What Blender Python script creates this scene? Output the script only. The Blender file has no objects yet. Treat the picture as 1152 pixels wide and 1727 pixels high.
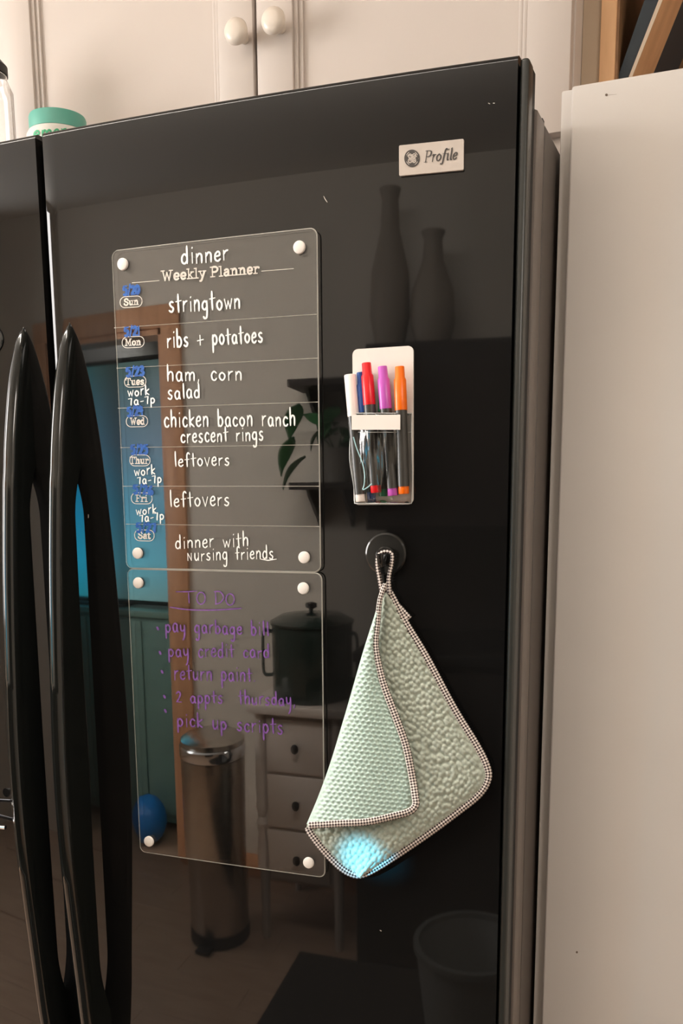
import bpy, bmesh, math, random
from mathutils import Vector, Matrix
random.seed(7)
scn = bpy.context.scene
col = scn.collection
# ------------------------------------------------------------------ camera
F, CX, CY, IW, IH = 1600.0, 576.0, 1127.057, 1152.0, 1727.0
AX = Vector((0.92550453, 0.06007769, -0.37394122))   # world X, in camera axes (right, down, forward)
AY = Vector((0.37867145, -0.16508926, 0.91068846))
AZ = Vector((-0.00702162, -0.98444716, -0.17554057))
EYE = Vector((0.0, -0.90, 1.37))
cd = bpy.data.cameras.new('camera'); cam = bpy.data.objects.new('camera', cd); col.objects.link(cam)
cd.sensor_fit = 'VERTICAL'; cd.sensor_height = 36; cd.sensor_width = 24
cd.lens = F / IH * 36; cd.shift_x = 0; cd.shift_y = (CY - IH / 2) / IH; cd.clip_start = 0.02
m = Matrix(((AX.x, -AX.y, -AX.z, EYE.x), (AY.x, -AY.y, -AY.z, EYE.y), (AZ.x, -AZ.y, -AZ.z, EYE.z), (0, 0, 0, 1)))
cam.matrix_world = m
scn.camera = cam
# ------------------------------------------------------------------ world, lights, exposure
scn.view_settings.view_transform = 'Standard'; scn.view_settings.look = 'None'
scn.view_settings.exposure = 0.0; scn.view_settings.gamma = 1.0; scn.view_settings.use_curve_mapping = False
w = bpy.data.worlds.new('world'); scn.world = w; w.use_nodes = True
w.node_tree.nodes['Background'].inputs[0].default_value = (.8, .85, 1, 1)
w.node_tree.nodes['Background'].inputs[1].default_value = .3
def area(name, loc, aim, sx, sy, power, colr):
    d = bpy.data.lights.new(name, 'AREA'); d.shape = 'RECTANGLE'; d.size = sx; d.size_y = sy
    d.energy = power; d.color = colr
    o = bpy.data.objects.new(name, d); col.objects.link(o); o.location = loc
    o.rotation_euler = (Vector(aim) - Vector(loc)).to_track_quat('-Z', 'Y').to_euler(); return o
area('window_daylight', (-2.85, -0.95, 1.75), (0.0, -0.5, 1.2), 1.0, 1.2, 68, (1.0, .97, .95))
area('opposite_wall_fill', (-0.8, -0.38, 2.41), (-1.0, -2.1, 1.0), 1.3, .25, 62, (1.0, .93, .85))  # added fill outside the mirrored view, brightens the opposite wall
area('right_side_fill', (1.25, -1.2, 2.40), (.6, -.6, .8), .7, .7, 24, (1.0, .93, .86))  # added fill from the right for the door side and cubby
area('far_room_fill', (-2.6, -3.4, 2.35), (-2.6, -3.4, 0), .8, .8, 16, (.9, .95, 1.0))  # added fill that lifts the sideboard beyond the doorway
sd = bpy.data.lights.new('blue_patch_spot', 'SPOT'); so = bpy.data.objects.new('blue_patch_spot', sd); col.objects.link(so)
so.location = (-1.55, -1.75, 1.25); sd.energy = 700; sd.color = (.05, .62, 1.0); sd.spot_size = math.radians(1.5); sd.spot_blend = .75
sd.shadow_soft_size = .01  # spot lamp added to throw the blue patch onto the cloth
so.rotation_euler = (Vector((-.347, -.01, .992)) - so.location).to_track_quat('-Z', 'Y').to_euler()
# ------------------------------------------------------------------ where things stand, from sight lines
def sight(px, py):
    v = Vector((px - CX, py - CY, F)); return Vector((AX.dot(v), AY.dot(v), AZ.dot(v)))
def on_y(px, py, y):
    r = sight(px, py); return EYE + r * ((y - EYE.y) / r.y)
X0, RR = -.66, 5.0
def door_y(x): return (x - X0) ** 2 / 2 / RR
def on_door(px, py, off=0.0):
    y = 0.0
    for _ in range(6):
        p = on_y(px, py, y - off); y = door_y(p.x)
    return on_y(px, py, y - off)
on_board = on_door      # the thin boards lie against the bowed door and follow it
# ------------------------------------------------------------------ helpers
def obj(name, me, mat=None, parent=None):
    if isinstance(me, bmesh.types.BMesh):
        b = me; me = bpy.data.meshes.new(name); b.to_mesh(me); b.free()
    o = bpy.data.objects.new(name, me); col.objects.link(o)
    if mat:
        for q in (mat if isinstance(mat, (list, tuple)) else [mat]): me.materials.append(q)
    if parent: o.parent = parent
    return o
def smooth(o, ang=40):
    for p in o.data.polygons: p.use_smooth = True
    try: o.data.set_sharp_from_angle(angle=math.radians(ang))
    except Exception: pass
    return o
def tag(o, label=None, cat=None, group=None, kind=None):
    if label: o['label'] = label
    if cat: o['category'] = cat
    if group: o['group'] = group
    if kind: o['kind'] = kind
    return o
def thing(name, label, cat, group=None, kind=None, loc=(0, 0, 0)):
    o = bpy.data.objects.new(name, None); col.objects.link(o); o.location = loc; o.empty_display_size = .02
    return tag(o, label, cat, group, kind)
def rebase(o, loc):
    """move a thing's origin to its base while its parts stay put"""
    v = Vector(loc) - o.location; o.location = loc
    for c in o.children: c.location = c.location - v
def box_bm(lo, hi, bev=0.0, seg=2, bm=None):
    b = bmesh.new()
    r = bmesh.ops.create_cube(b, size=1)
    for v in b.verts: v.co = Vector([lo[i] + (v.co[i] + .5) * (hi[i] - lo[i]) for i in range(3)])
    if bev > 0: bmesh.ops.bevel(b, geom=b.edges[:], offset=bev, segments=seg, affect='EDGES', profile=.5)
    if bm is None: return b
    me = bpy.data.meshes.new('t'); b.to_mesh(me); b.free(); bm.from_mesh(me); bpy.data.meshes.remove(me); return bm
def box(name, lo, hi, mat, parent=None, bev=0.0, seg=2):
    return smooth(obj(name, box_bm(lo, hi, bev, seg), mat, parent), 35) if bev else obj(name, box_bm(lo, hi), mat, parent)
def prism(name, poly, vec, mat, parent=None, bev=0.0):
    """poly: 3-D points; vec: extrusion"""
    b = bmesh.new(); vec = Vector(vec)
    a = [b.verts.new(p) for p in poly]; c = [b.verts.new(Vector(p) + vec) for p in poly]
    b.faces.new(a); b.faces.new(c[::-1]); n = len(a)
    for i in range(n): b.faces.new((a[i], c[i], c[(i + 1) % n], a[(i + 1) % n]))
    bmesh.ops.recalc_face_normals(b, faces=b.faces[:])
    if bev: bmesh.ops.bevel(b, geom=b.edges[:], offset=bev, segments=2, affect='EDGES')
    o = obj(name, b, mat, parent)
    return smooth(o, 35) if bev else o
def lathe(name, prof, mat, parent=None, loc=(0, 0, 0), axis='Z', n=40, rot=None, ang=35):
    b = bmesh.new(); rings = []
    for r, h in prof:
        ring = []
        if r <= 1e-6: ring = [b.verts.new((0, 0, h))]
        else:
            for i in range(n):
                a = 2 * math.pi * i / n; ring.append(b.verts.new((r * math.cos(a), r * math.sin(a), h)))
        rings.append(ring)
    for A, B in zip(rings, rings[1:]):
        if len(A) == 1 and len(B) == 1: continue
        for i in range(n):
            j = (i + 1) % n
            if len(A) == 1: b.faces.new((A[0], B[j], B[i]))
            elif len(B) == 1: b.faces.new((A[i], A[j], B[0]))
            else: b.faces.new((A[i], A[j], B[j], B[i]))
    bmesh.ops.recalc_face_normals(b, faces=b.faces[:])
    o = obj(name, b, mat, parent)
    M = Matrix.Identity(4)
    if axis == '-Y': M = Matrix.Rotation(math.radians(90), 4, 'X')
    if axis == 'X': M = Matrix.Rotation(math.radians(90), 4, 'Y')
    if rot is not None: M = rot
    o.data.transform(Matrix.Translation(loc) @ M)
    return smooth(o, ang)
def crom(pts, n=6):
    """smooth curve through points (any dimension Vectors)"""
    if len(pts) < 3: return [Vector(p) for p in pts]
    P = [Vector(p) for p in pts]; P = [P[0] * 2 - P[1]] + P + [P[-1] * 2 - P[-2]]; out = []
    for i in range(1, len(P) - 2):
        a, b_, c, d = P[i - 1], P[i], P[i + 1], P[i + 2]
        for k in range(n):
            t = k / n
            out.append(.5 * ((2 * b_) + (c - a) * t + (2 * a - 5 * b_ + 4 * c - d) * t * t + (3 * b_ - a - 3 * c + d) * t ** 3))
    out.append(P[-2]); return out
def tube(name, pts, r, mat, parent=None, n=10, closed=False, bm=None):
    P = [Vector(p) for p in pts]; b = bmesh.new() if bm is None else bm; rings = []
    up = Vector((0.13, .3, .95)).normalized()
    for i, p in enumerate(P):
        if closed: t = P[(i + 1) % len(P)] - P[i - 1]
        else: t = P[min(i + 1, len(P) - 1)] - P[max(i - 1, 0)]
        t.normalize(); a = t.cross(up)
        if a.length < 1e-3: a = t.cross(Vector((1, 0, 0)))
        a.normalize(); c = a.cross(t); rr = r[i] if isinstance(r, (list, tuple)) else r
        rings.append([b.verts.new(p + (a * math.cos(2 * math.pi * k / n) + c * math.sin(2 * math.pi * k / n)) * rr) for k in range(n)])
    m_ = len(rings)
    for i in range(m_ if closed else m_ - 1):
        A, B = rings[i], rings[(i + 1) % m_]
        for k in range(n): b.faces.new((A[k], A[(k + 1) % n], B[(k + 1) % n], B[k]))
    if not closed: b.faces.new(rings[0][::-1]); b.faces.new(rings[-1])
    if bm is not None: return b
    bmesh.ops.recalc_face_normals(b, faces=b.faces[:])
    return smooth(obj(name, b, mat, parent), 50)
# ------------------------------------------------------------------ materials
def mat(name, base, rough=.5, metal=0.0, ior=None, coat=0, noise=None, bump=None, trans=0, emit=None, estr=0, sss=0, sheen=0):
    m_ = bpy.data.materials.new(name); m_.use_nodes = True; nt = m_.node_tree; p = nt.nodes['Principled BSDF']
    p.inputs['Base Color'].default_value = (*base, 1); p.inputs['Roughness'].default_value = rough
    p.inputs['Metallic'].default_value = metal
    if ior: p.inputs['IOR'].default_value = ior
    if coat: p.inputs['Coat Weight'].default_value = coat; p.inputs['Coat Roughness'].default_value = .04
    if trans: p.inputs['Transmission Weight'].default_value = trans
    if sheen: p.inputs['Sheen Weight'].default_value = sheen
    if emit: p.inputs['Emission Color'].default_value = (*emit, 1); p.inputs['Emission Strength'].default_value = estr
    tc = nt.nodes.new('ShaderNodeTexCoord')
    if noise:   # (scale, colour2, detail, stretch)
        mp = nt.nodes.new('ShaderNodeMapping'); mp.inputs['Scale'].default_value = noise[3] if len(noise) > 3 else (1, 1, 1)
        nz = nt.nodes.new('ShaderNodeTexNoise'); nz.inputs['Scale'].default_value = noise[0]; nz.inputs['Detail'].default_value = noise[2]
        mx = nt.nodes.new('ShaderNodeMix'); mx.data_type = 'RGBA'
        mx.inputs[6].default_value = (*base, 1); mx.inputs[7].default_value = (*noise[1], 1)
        rp = nt.nodes.new('ShaderNodeValToRGB'); rp.color_ramp.elements[0].position = .38; rp.color_ramp.elements[1].position = .64
        nt.links.new(tc.outputs['Object'], mp.inputs[0]); nt.links.new(mp.outputs[0], nz.inputs['Vector'])
        nt.links.new(nz.outputs[0], rp.inputs[0]); nt.links.new(rp.outputs[0], mx.inputs[0]); nt.links.new(mx.outputs[2], p.inputs['Base Color'])
    if bump:    # (scale, strength, distance)
        nb = nt.nodes.new('ShaderNodeTexNoise'); nb.inputs['Scale'].default_value = bump[0]; nb.inputs['Detail'].default_value = 3
        bp = nt.nodes.new('ShaderNodeBump'); bp.inputs['Strength'].default_value = bump[1]; bp.inputs['Distance'].default_value = bump[2]
        nt.links.new(tc.outputs['Object'], nb.inputs['Vector']); nt.links.new(nb.outputs[0], bp.inputs['Height']); nt.links.new(bp.outputs[0], p.inputs['Normal'])
    return m_
M_door = mat('glossy_black_door', (.006, .006, .006), .03, ior=1.44, noise=(2.5, (.008, .0075, .007), 2))
M_trim = mat('black_trim', (.032, .034, .031), .3, ior=1.5)
M_side = mat('textured_charcoal_side', (.16, .135, .118), .38, bump=(900, .25, .0006))
M_body = mat('shaded_cabinet_side', (.095, .08, .07), .45, bump=(900, .25, .0006))  # same paint as the door side, shade put into a darker colour
M_groove = mat('black_gasket', (.004, .004, .004), .6)
M_handle = mat('glossy_black_handle', (.009, .010, .009), .10, ior=1.55)
M_cab = mat('cream_paint', (.62, .545, .49), .42, noise=(5, (.64, .56, .50), 2), bump=(60, .05, .001))
M_cab2 = mat('pantry_paint', (.76, .715, .67), .5, noise=(4, (.79, .745, .70), 3), bump=(40, .06, .001))
M_wall = mat('warm_white_wall', (.72, .66, .58), .7, noise=(3, (.69, .64, .565), 3))
M_wallb = mat('kitchen_back_wall', (.50, .40, .30), .7, noise=(3, (.46, .37, .28), 3))
M_ceil = mat('ceiling_white', (.8, .77, .72), .8)
M_teal = mat('teal_painted_wall', (.10, .17, .18), .6, noise=(2, (.085, .15, .16), 2))
M_tealc = mat('teal_green_cabinet', (.20, .37, .33), .5, noise=(6, (.17, .32, .29), 2))
M_woodf = mat('oak_floor', (.60, .42, .30), .35, noise=(6, (.50, .33, .23), 6, (1, 9, 1)))
M_trimw = mat('honey_oak_trim', (.74, .40, .22), .45, noise=(7, (.60, .31, .17), 5, (6, 6, .6)))
M_woodl = mat('light_maple', (.85, .52, .28), .45, noise=(8, (.74, .43, .22), 5, (5, 5, .8)))
M_woodd = mat('shaded_shelf_wood', (.30, .165, .08), .5, noise=(8, (.24, .13, .06), 5, (1, 1, 5)))  # shade inside the cubby put into a darker wood colour
M_navy = mat('navy_board', (.030, .045, .06), .5)
M_cream = mat('cream_edge', (.80, .66, .52), .5)
M_white = mat('white_plastic', (.82, .76, .70), .35)
M_magnet = mat('white_magnet', (.80, .74, .68), .5)
M_knob = mat('knob_cream', (.80, .70, .60), .3)
M_chrome = mat('chrome', (.75, .77, .8), .12, metal=1)
M_steel = mat('brushed_steel', (.55, .50, .45), .24, metal=1, noise=(30, (.48, .44, .40), 3, (1, 1, .02)))
M_pot = mat('dark_enamel', (.02, .035, .03), .15)
M_black = mat('black_matte', (.012, .012, .012), .5)
M_black2 = mat('black_glass', (.008, .009, .009), .1)
M_ink = mat('white_chalk_ink', (.86, .84, .80), .6)
M_print = mat('frosted_print', (.66, .60, .53), .6)
M_blue = mat('blue_ink', (.008, .105, .42), .5, noise=(400, (.004, .06, .28), 2))
M_purple = mat('purple_ink', (.115, .035, .20), .5, noise=(250, (.20, .07, .33), 2))
M_teallid = mat('teal_lid', (.11, .40, .31), .4, noise=(20, (.13, .43, .34), 2))
M_greent = mat('green_print', (.06, .42, .20), .5)
M_darkt = mat('dark_engraving', (.055, .047, .042), .5)
M_badge = mat('satin_badge', (.60, .54, .49), .32, metal=.35, noise=(60, (.56, .50, .45), 2))
M_leaf = mat('leaf_green', (.04, .16, .06), .4, noise=(20, (.06, .22, .08), 2))
M_darkw = mat('espresso_wood', (.022, .016, .013), .75, noise=(6, (.03, .02, .016), 3, (5, 5, .7)))
M_terr = mat('ceramic_pot', (.35, .33, .30), .4)
def glassy(name, colr, ior=1.49, rough=0.0):
    m_ = mat(name, colr, rough, ior=ior, trans=1); return m_
M_acryl = glassy('clear_acrylic', (.97, .97, .955), 1.55)
M_vinyl = glassy('clear_vinyl', (.80, .80, .78), 1.42, .02)
# thin plastic film needs wrinkles
nt = M_vinyl.node_tree; tc = nt.nodes.new('ShaderNodeTexCoord'); nz = nt.nodes.new('ShaderNodeTexNoise'); nz.inputs['Scale'].default_value = 45
mp = nt.nodes.new('ShaderNodeMapping'); mp.inputs['Scale'].default_value = (2.2, 1, .5)
bp = nt.nodes.new('ShaderNodeBump'); bp.inputs['Strength'].default_value = .4; bp.inputs['Distance'].default_value = .006
nt.links.new(tc.outputs['Object'], mp.inputs[0]); nt.links.new(mp.outputs[0], nz.inputs['Vector']); nt.links.new(nz.outputs[0], bp.inputs['Height'])
nt.links.new(bp.outputs[0], nt.nodes['Principled BSDF'].inputs['Normal'])
M_edge = mat('acrylic_edge_highlight', (.56, .53, .47), .35)  # pale colour painting the light caught along the acrylic edge
M_glass = glassy('clear_glass', (.97, .98, .98), 1.45)

# ================================================================== SETTING
def struct(o): o['kind'] = 'structure'; return o
WY = -2.10; DX0, DX1, DH = -2.50, -1.795, 1.955
struct(box('floor', (-3.0, -4.7, -.05), (1.5, .80, 0), M_woodf))
fl = bpy.data.objects['floor']
# oak planks on the part of the floor the door mirrors
pm = None
for iy in range(26):
    y0 = -2.95 + iy * .115
    me = None
    for ix in range(3):
        x0_ = -2.75 + ix * 1.05 + (iy % 3) * .3
        if pm is None:
            pm = bpy.data.meshes.new('plank'); b = box_bm((0, 0, 0), (1.049, .1145, .006), .0006, 1); b.to_mesh(pm); b.free(); pm.materials.append(M_woodf)
        o = bpy.data.objects.new('floor_plank', pm); col.objects.link(o); o.parent = fl; o.location = (x0_, y0, 0)
struct(box('ceiling', (-3.0, -4.7, 2.44), (1.5, .80, 2.5), M_ceil))
struct(box('wall_back', (-3.0, .74, 0), (1.5, .80, 2.44), M_wallb))
struct(box('wall_left', (-3.06, -4.7, 0), (-3.0, .80, 2.44), M_wall))
struct(box('wall_right', (1.5, -4.7, 0), (1.56, .80, 2.44), M_wall))
wf = bmesh.new()
for lo, hi in (((-3.0, WY - .1, 0), (DX0, WY, 2.44)), ((DX1, WY - .1, 0), (1.5, WY, 2.44)), ((DX0, WY - .1, DH), (DX1, WY, 2.44))): box_bm(lo, hi, bm=wf)
struct(obj('wall_front', wf, M_wall))
struct(box('wall_far', (-3.0, -4.7, 0), (1.5, -4.64, 2.44), M_teal))
d1 = thing('door_1', None, None, kind='structure')
box('casing', (DX0 - .075, WY, 0), (DX0, WY + .018, DH + .075), M_trimw, d1, .003)
box('casing', (DX1, WY, 0), (DX1 + .10, WY + .018, DH + .075), M_trimw, d1, .003)
box('casing', (DX0 - .075, WY, DH), (DX1 + .10, WY + .0185, DH + .075), M_trimw, d1, .003)
box('jamb', (DX1 - .02, WY - .11, 0), (DX1, WY + .005, DH), M_trimw, d1)
box('jamb', (DX0, WY - .11, 0), (DX0 + .02, WY + .005, DH), M_trimw, d1)
box('jamb', (DX0, WY - .11, DH - .02), (DX1, WY + .005, DH), M_trimw, d1)
struct(box('baseboard_front', (DX1 + .10, WY, 0), (1.5, WY + .015, .10), M_trimw, None, .003))

# ================================================================== REFRIGERATOR
fr = thing('refrigerator', 'tall glossy black two-door refrigerator with bowed doors and long handles', 'refrigerator')
ZT = 1.7605; XR = -.2035; XL = -1.10; GL, GR = -.7225, -.7135
def door_mesh(name, xa, xb, z0, z1, mt, th=.05):
    """bowed door skin with rolled edges all round"""
    b = bmesh.new(); r = .0035
    xs = [xa, xa + .0004, xa + .0012] + [xa + r + (xb - xa - 2 * r) * i / 40 for i in range(1, 40)] + [xb - .0012, xb - .0004, xb]
    zs = [z0, z0 + r * .3, z0 + r] + [z0 + (z1 - z0) * i / 20 for i in range(1, 20)] + [z1 - r * 1.6, z1 - r * .5, z1]
    def edge(d, rr):
        if d >= rr: return 0
        t = 1 - d / rr; return rr * (1 - math.sqrt(max(0, 1 - t * t))) * .9
    g = []
    for z in zs:
        row = []
        for x in xs:
            e = max(edge(x - xa, .0012), edge(z1 - z, r * 1.6), edge(z - z0, r))
            row.append(b.verts.new((x, door_y(x) + e, z)))
        g.append(row)
    for j in range(len(zs) - 1):
        for i in range(len(xs) - 1): b.faces.new((g[j][i], g[j][i + 1], g[j + 1][i + 1], g[j + 1][i]))
    per = [g[0][i] for i in range(len(xs))] + [g[j][-1] for j in range(1, len(zs))] + [g[-1][i] for i in range(len(xs) - 2, -1, -1)] + [g[j][0] for j in range(len(zs) - 2, 0, -1)]
    bk = [b.verts.new((v.co.x, th, v.co.z)) for v in per]; n = len(per)
    for i in range(n): b.faces.new((per[i], bk[i], bk[(i + 1) % n], per[(i + 1) % n]))
    b.faces.new(bk)
    bmesh.ops.recalc_face_normals(b, faces=b.faces[:])
    return smooth(obj(name, b, mt, fr), 50)
rd = door_mesh('door', GR, XR, .08, ZT, M_door, .040)
rd['label'] = 'wide right-hand door, glossy black'
ld = door_mesh('door', XL, GL, .08, ZT, M_door, .040)
ld['label'] = 'narrow left-hand door, glossy black'
# edge cap and side of the right door, then gasket and cabinet side
box('edge_trim', (XR + .0012, .0235, .075), (XR + .0095, .044, ZT - .003), M_trim, fr, .003, 3)
box('trim_groove', (XR - .004, .040, .075), (XR + .0075, .062, ZT - .003), M_groove, fr)
box('door_side', (XR - .03, .062, .08), (XR + .0105, .098, ZT - .033), M_side, fr, .002)
box('gasket', (XR - .03, .097, .085), (XR + .0085, .106, ZT - .029), M_groove, fr)
box('body', (XL + .005, .106, .03), (XR + .0100, .72, ZT - .032), M_body, fr, .003)
box('hinge_cover', (XR - .05, .10, ZT - .033), (XR + .002, .19, ZT - .017), M_black, fr, .004)
for x_ in (XL + .05, XR - .05): lathe('foot', [(0, 0), (.02, 0), (.02, .03), (0, .03)], M_black, fr, (x_, .2, 0), n=16)
box('toe_grille', (XL + .02, .05, .005), (XR - .01, .07, .075), M_black, fr, .003)
box('center_gasket', (GL - .004, .036, .09), (GR + .004, .10, ZT - .03), M_groove, fr)
# handles
HO = [(1.563, .000), (1.556, .006), (1.545, .0125), (1.531, .018), (1.501, .027), (1.462, .0355), (1.428, .0415), (1.405, .0445), (1.39, .047), (1.367, .0495), (1.303, .0560), (1.238, .0610), (1.172, .0650), (1.10, .0685),
      (1.03, .0690), (.96, .0665), (.90, .0620), (.85, .0575), (.82, .0548), (.795, .0525), (.775, .051), (.74, .0475), (.69, .040), (.64, .030), (.60, .018), (.585, .008), (.578, 0)]
def s_in(z):
    if z > 1.412 or z < .742: return -.004
    if z > 1.35: return -.004 + .0175 * math.sin((1.412 - z) / .062 * math.pi / 2)
    if z < .82: return -.004 + .0175 * math.sin((z - .742) / .078 * math.pi / 2)
    return .0135
def handle(cx, parent):
    zs = []; st = crom([Vector((a, b_, 0)) for a, b_ in HO], 5)
    b = bmesh.new(); rings = []
    N = 28
    for v in st:
        z, s = v.x, max(v.y, .0005); si = s_in(z); dep = s - si
        hw = .0082 * min(1, (s / .030) ** .42); ring = []
        yb = door_y(cx)
        for k in range(N):
            t = k / N
            if t < .5:   # front to back along the right flank
                u = t / .5
            else: u = (1 - t) / .5
            sgn = 1 if t < .5 else -1
            d = u * u * (3 - 2 * u) if False else u
            # teardrop section: rounded nose, a soft crease behind it, slim back
            d0 = d * dep
            nose = min(1, d0 / .010); wd = math.sqrt(max(0, 1 - (1 - nose) ** 2))
            slim = 1 - .50 * max(0, (d0 - .012) / max(dep, .012))
            crease = 1 - .10 * math.exp(-((d0 - .017) / .0022) ** 2)
            x = sgn * hw * wd * slim * crease
            if k == 0 or abs(u - 1) < 1e-6: x *= .0 if k == 0 else 1
            ring.append(b.verts.new((cx + x, yb - (s - d0), z)))
        rings.append(ring)
    for A, B in zip(rings, rings[1:]):
        for k in range(N): b.faces.new((A[k], A[(k + 1) % N], B[(k + 1) % N], B[k]))
    b.faces.new(rings[0]); b.faces.new(rings[-1][::-1])
    bmesh.ops.recalc_face_normals(b, faces=b.faces[:])
    return smooth(obj('handle', b, M_handle, parent), 60)
handle(-.690, rd); handle(-.754, ld)
# dispenser on the left door (mostly beyond the frame)
dp = box('dispenser_frame', (-1.03, door_y(-1.03) - .010, .95), (-.815, .03, 1.34), M_black2, fr, .006)
lp = []
for k in range(14):
    t = k / 13; lp.append((-1.02 + t * .198, door_y(-.9) - .016 - .006 * math.sin(t * math.pi), .968))
tube('dispenser_sill', lp, .0026, M_chrome, dp)
tube('dispenser_lever', [(-.86, -.012, .99), (-.838, -.013, .992), (-.828, -.012, 1.0)], .002, M_chrome, dp)
lathe('dispenser_knob', [(0, .006), (.005, .005), (.006, 0)], M_chrome, dp, (-.838, -.006, 1.005), '-Y', 20)
o = lathe('control_oval', [(0, .003), (.9, .003), (1, .0015), (1, -.002)], M_black2, fr, (0, 0, 0), '-Y', 40)
for v in o.data.vertices: v.co = Vector((v.co.x * .045 - .829, v.co.y * 1.0 + .002, v.co.z * .024 + 1.553))
# ------------------------------------------------------------------ lettering engine
G = {}   # glyph -> (advance, [polylines]) ; x-height 10, ascender ~18, descender ~-8
def gl(ch, adv, *st): G[ch] = (adv, [[(float(a), float(b)) for a, b in zip(s[::2], s[1::2])] for s in st])
gl('a', 9, (7, 8, 4, 10, 1, 7, 1, 3, 3, 0, 6, 2, 7, 8), (7, 9, 7, 3, 8, 0))
gl('b', 9, (1, 18, 1, 9, 1, 0), (1, 7, 4, 10, 7, 7, 7, 3, 4, 0, 1, 2))
gl('c', 8, (7, 8, 4, 10, 1, 6, 2, 1, 5, 0, 7, 2))
gl('d', 9, (7, 18, 7, 9, 7, 0), (7, 7, 4, 10, 1, 7, 1, 2, 4, 0, 7, 3))
gl('e', 8, (1, 5, 6, 6, 6, 9, 4, 10, 1, 7, 1, 2, 4, 0, 7, 2))
gl('f', 7, (7, 16, 5, 18, 3, 15, 3, 8, 3, 0), (0, 9, 6, 9.5))
gl('g', 9, (7, 8, 4, 10, 1, 7, 1, 3, 4, 1, 7, 4), (7, 10, 7, 0, 6, -7, 3, -8, 2, -6))
gl('h', 9, (1, 18, 1, 9, 1, 0), (1, 6, 4, 10, 7, 8, 7, 0))
gl('i', 4, (2, 10, 2, 0), (2, 14.5, 2.3, 15.2))
gl('k', 8, (1, 18, 1, 9, 1, 0), (7, 10, 1.5, 5, 7, 0))
gl('l', 4, (2, 18, 2, 9, 2.4, 0))
gl('m', 13, (1, 10, 1, 0), (1, 6, 3.5, 10, 6, 8, 6, 0), (6, 6, 9, 10, 11.5, 8, 11.5, 0))
gl('n', 9, (1, 10, 1, 0), (1, 6, 4, 10, 7, 8, 7, 0))
gl('o', 9, (4, 10, 1, 7, 1, 3, 4, 0, 7, 3, 7, 7, 4, 10))
gl('q', 9, (7, 10, 7, -8))
gl('p', 9, (1, 10, 1, 0, 1, -8), (1, 7, 4, 10, 7, 7, 7, 3, 4, 0, 1, 3))
gl('r', 7, (1, 10, 1, 0), (1, 6, 3, 9, 6, 10))
gl('s', 8, (6, 9, 4, 10, 1.5, 8, 3, 5.5, 6, 3.5, 5, .6, 3, 0, .5, 1.5))
gl('t', 7, (3, 17, 3, 8, 3.4, 0), (0, 10, 7, 10.8))
gl('u', 9, (1, 10, 1, 3, 3.5, 0, 7, 4), (7, 10, 7, 0))
gl('v', 8, (0, 10, 3.5, 0), (3.5, 0, 7, 10))
gl('w', 11, (0, 10, 2.5, 0), (2.5, 0, 5, 8), (5, 8, 7.5, 0), (7.5, 0, 10, 10))
gl('y', 9, (1, 10, 1.5, 4, 4, 2, 7, 5), (7, 10, 7, 0, 6, -7, 4, -10))
gl(',', 4, (2, 1, 1, -3)); gl('.', 3, (1, 0, 1.6, .5)); gl('+', 11, (5, 10, 5, 1), (1, 5, 10, 6))
gl('-', 7, (1, 5, 6, 6)); gl(' ', 9); gl('/', 6, (5, 17, 1, -1))
gl('0', 9, (4, 15, 1, 11, 1, 4, 4, 0, 7, 4, 7, 11, 4, 15)); gl('1', 4, (2, 15, 2, 0))
gl('2', 9, (1, 12, 4, 15, 7, 12, 5, 6, 1, 0), (1, 0, 8, 0)); gl('3', 8, (1, 14, 5, 15, 6, 11, 3, 8, 7, 5, 5, 0, 1, 1))
gl('4', 9, (2, 15, 1, 7, 7, 7), (6, 13, 6, 0)); gl('5', 9, (7, 15, 2, 15), (2, 15, 1.5, 9, 5, 10, 7, 6, 5, 0, 1, 1))
gl('6', 9, (6, 15, 2, 9, 1, 4, 4, 0, 7, 3, 5, 7, 1.5, 6)); gl('7', 8, (0, 14, 6, 15), (6, 15, 5, 7, 4.6, 0))
gl('T', 13, (0, 16, 14, 15), (7, 15.5, 7, 0)); gl('O', 14, (7, 16, 2, 13, 1, 5, 5, 0, 10, 2, 12, 9, 7, 16))
gl('D', 12, (2, 16, 2, 0), (2, 16, 8, 14, 10, 8, 7, 2, 2, 0)); gl('P', 9, (1, 15, 1, -1), (1, 14, 6, 15, 7, 10, 4, 7, 1, 7))
gl('N', 10, (1, 10, 1, 0), (1, 10, 7, 0), (7, 0, 7, 10))
# slab letters used by the printed grid
S_ = {}
def sl(ch, adv, *st): S_[ch] = (adv, [[(float(a), float(b)) for a, b in zip(s[::2], s[1::2])] for s in st])
sl('W', 20, (0, 15, 5, 15), (2.5, 15, 6, 0), (6, 0, 9.5, 12), (9.5, 12, 13, 0), (13, 0, 16.5, 15), (14, 15, 19, 15))
sl('e', 11, (1.5, 5, 8.5, 5.2, 8, 9, 5, 10, 2, 8, 1.5, 3, 4, 0, 8.5, 1.5))
sl('k', 12, (0, 15, 3, 15), (2.5, 15, 2.5, 0), (0, 0, 5, 0), (8.5, 9.8, 3, 4.5), (4.5, 6, 9, 0), (7, 0, 11, 0), (6.5, 10, 10.5, 10))
sl('l', 6.5, (0, 15, 3, 15), (2.8, 15, 2.8, 0), (0, 0, 5.6, 0))
sl('y', 12, (0, 10, 4.5, 10), (2, 10, 6, 0), (10, 10, 6, 0, 4, -4.5, 1.5, -5), (7.5, 10, 12, 10))
sl('P', 14, (0, 15, 3, 15), (3, 15, 3, 0), (0, 0, 6.5, 0), (3, 15, 9, 15, 12, 11.5, 9, 7.5, 3, 7.3))
sl('a', 12, (2, 8.5, 5, 10, 8, 8.5, 8.2, 0), (8, 6, 3, 5, 1.5, 2.5, 4, 0, 8, 2), (8.2, 0, 10.8, 0))
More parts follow.
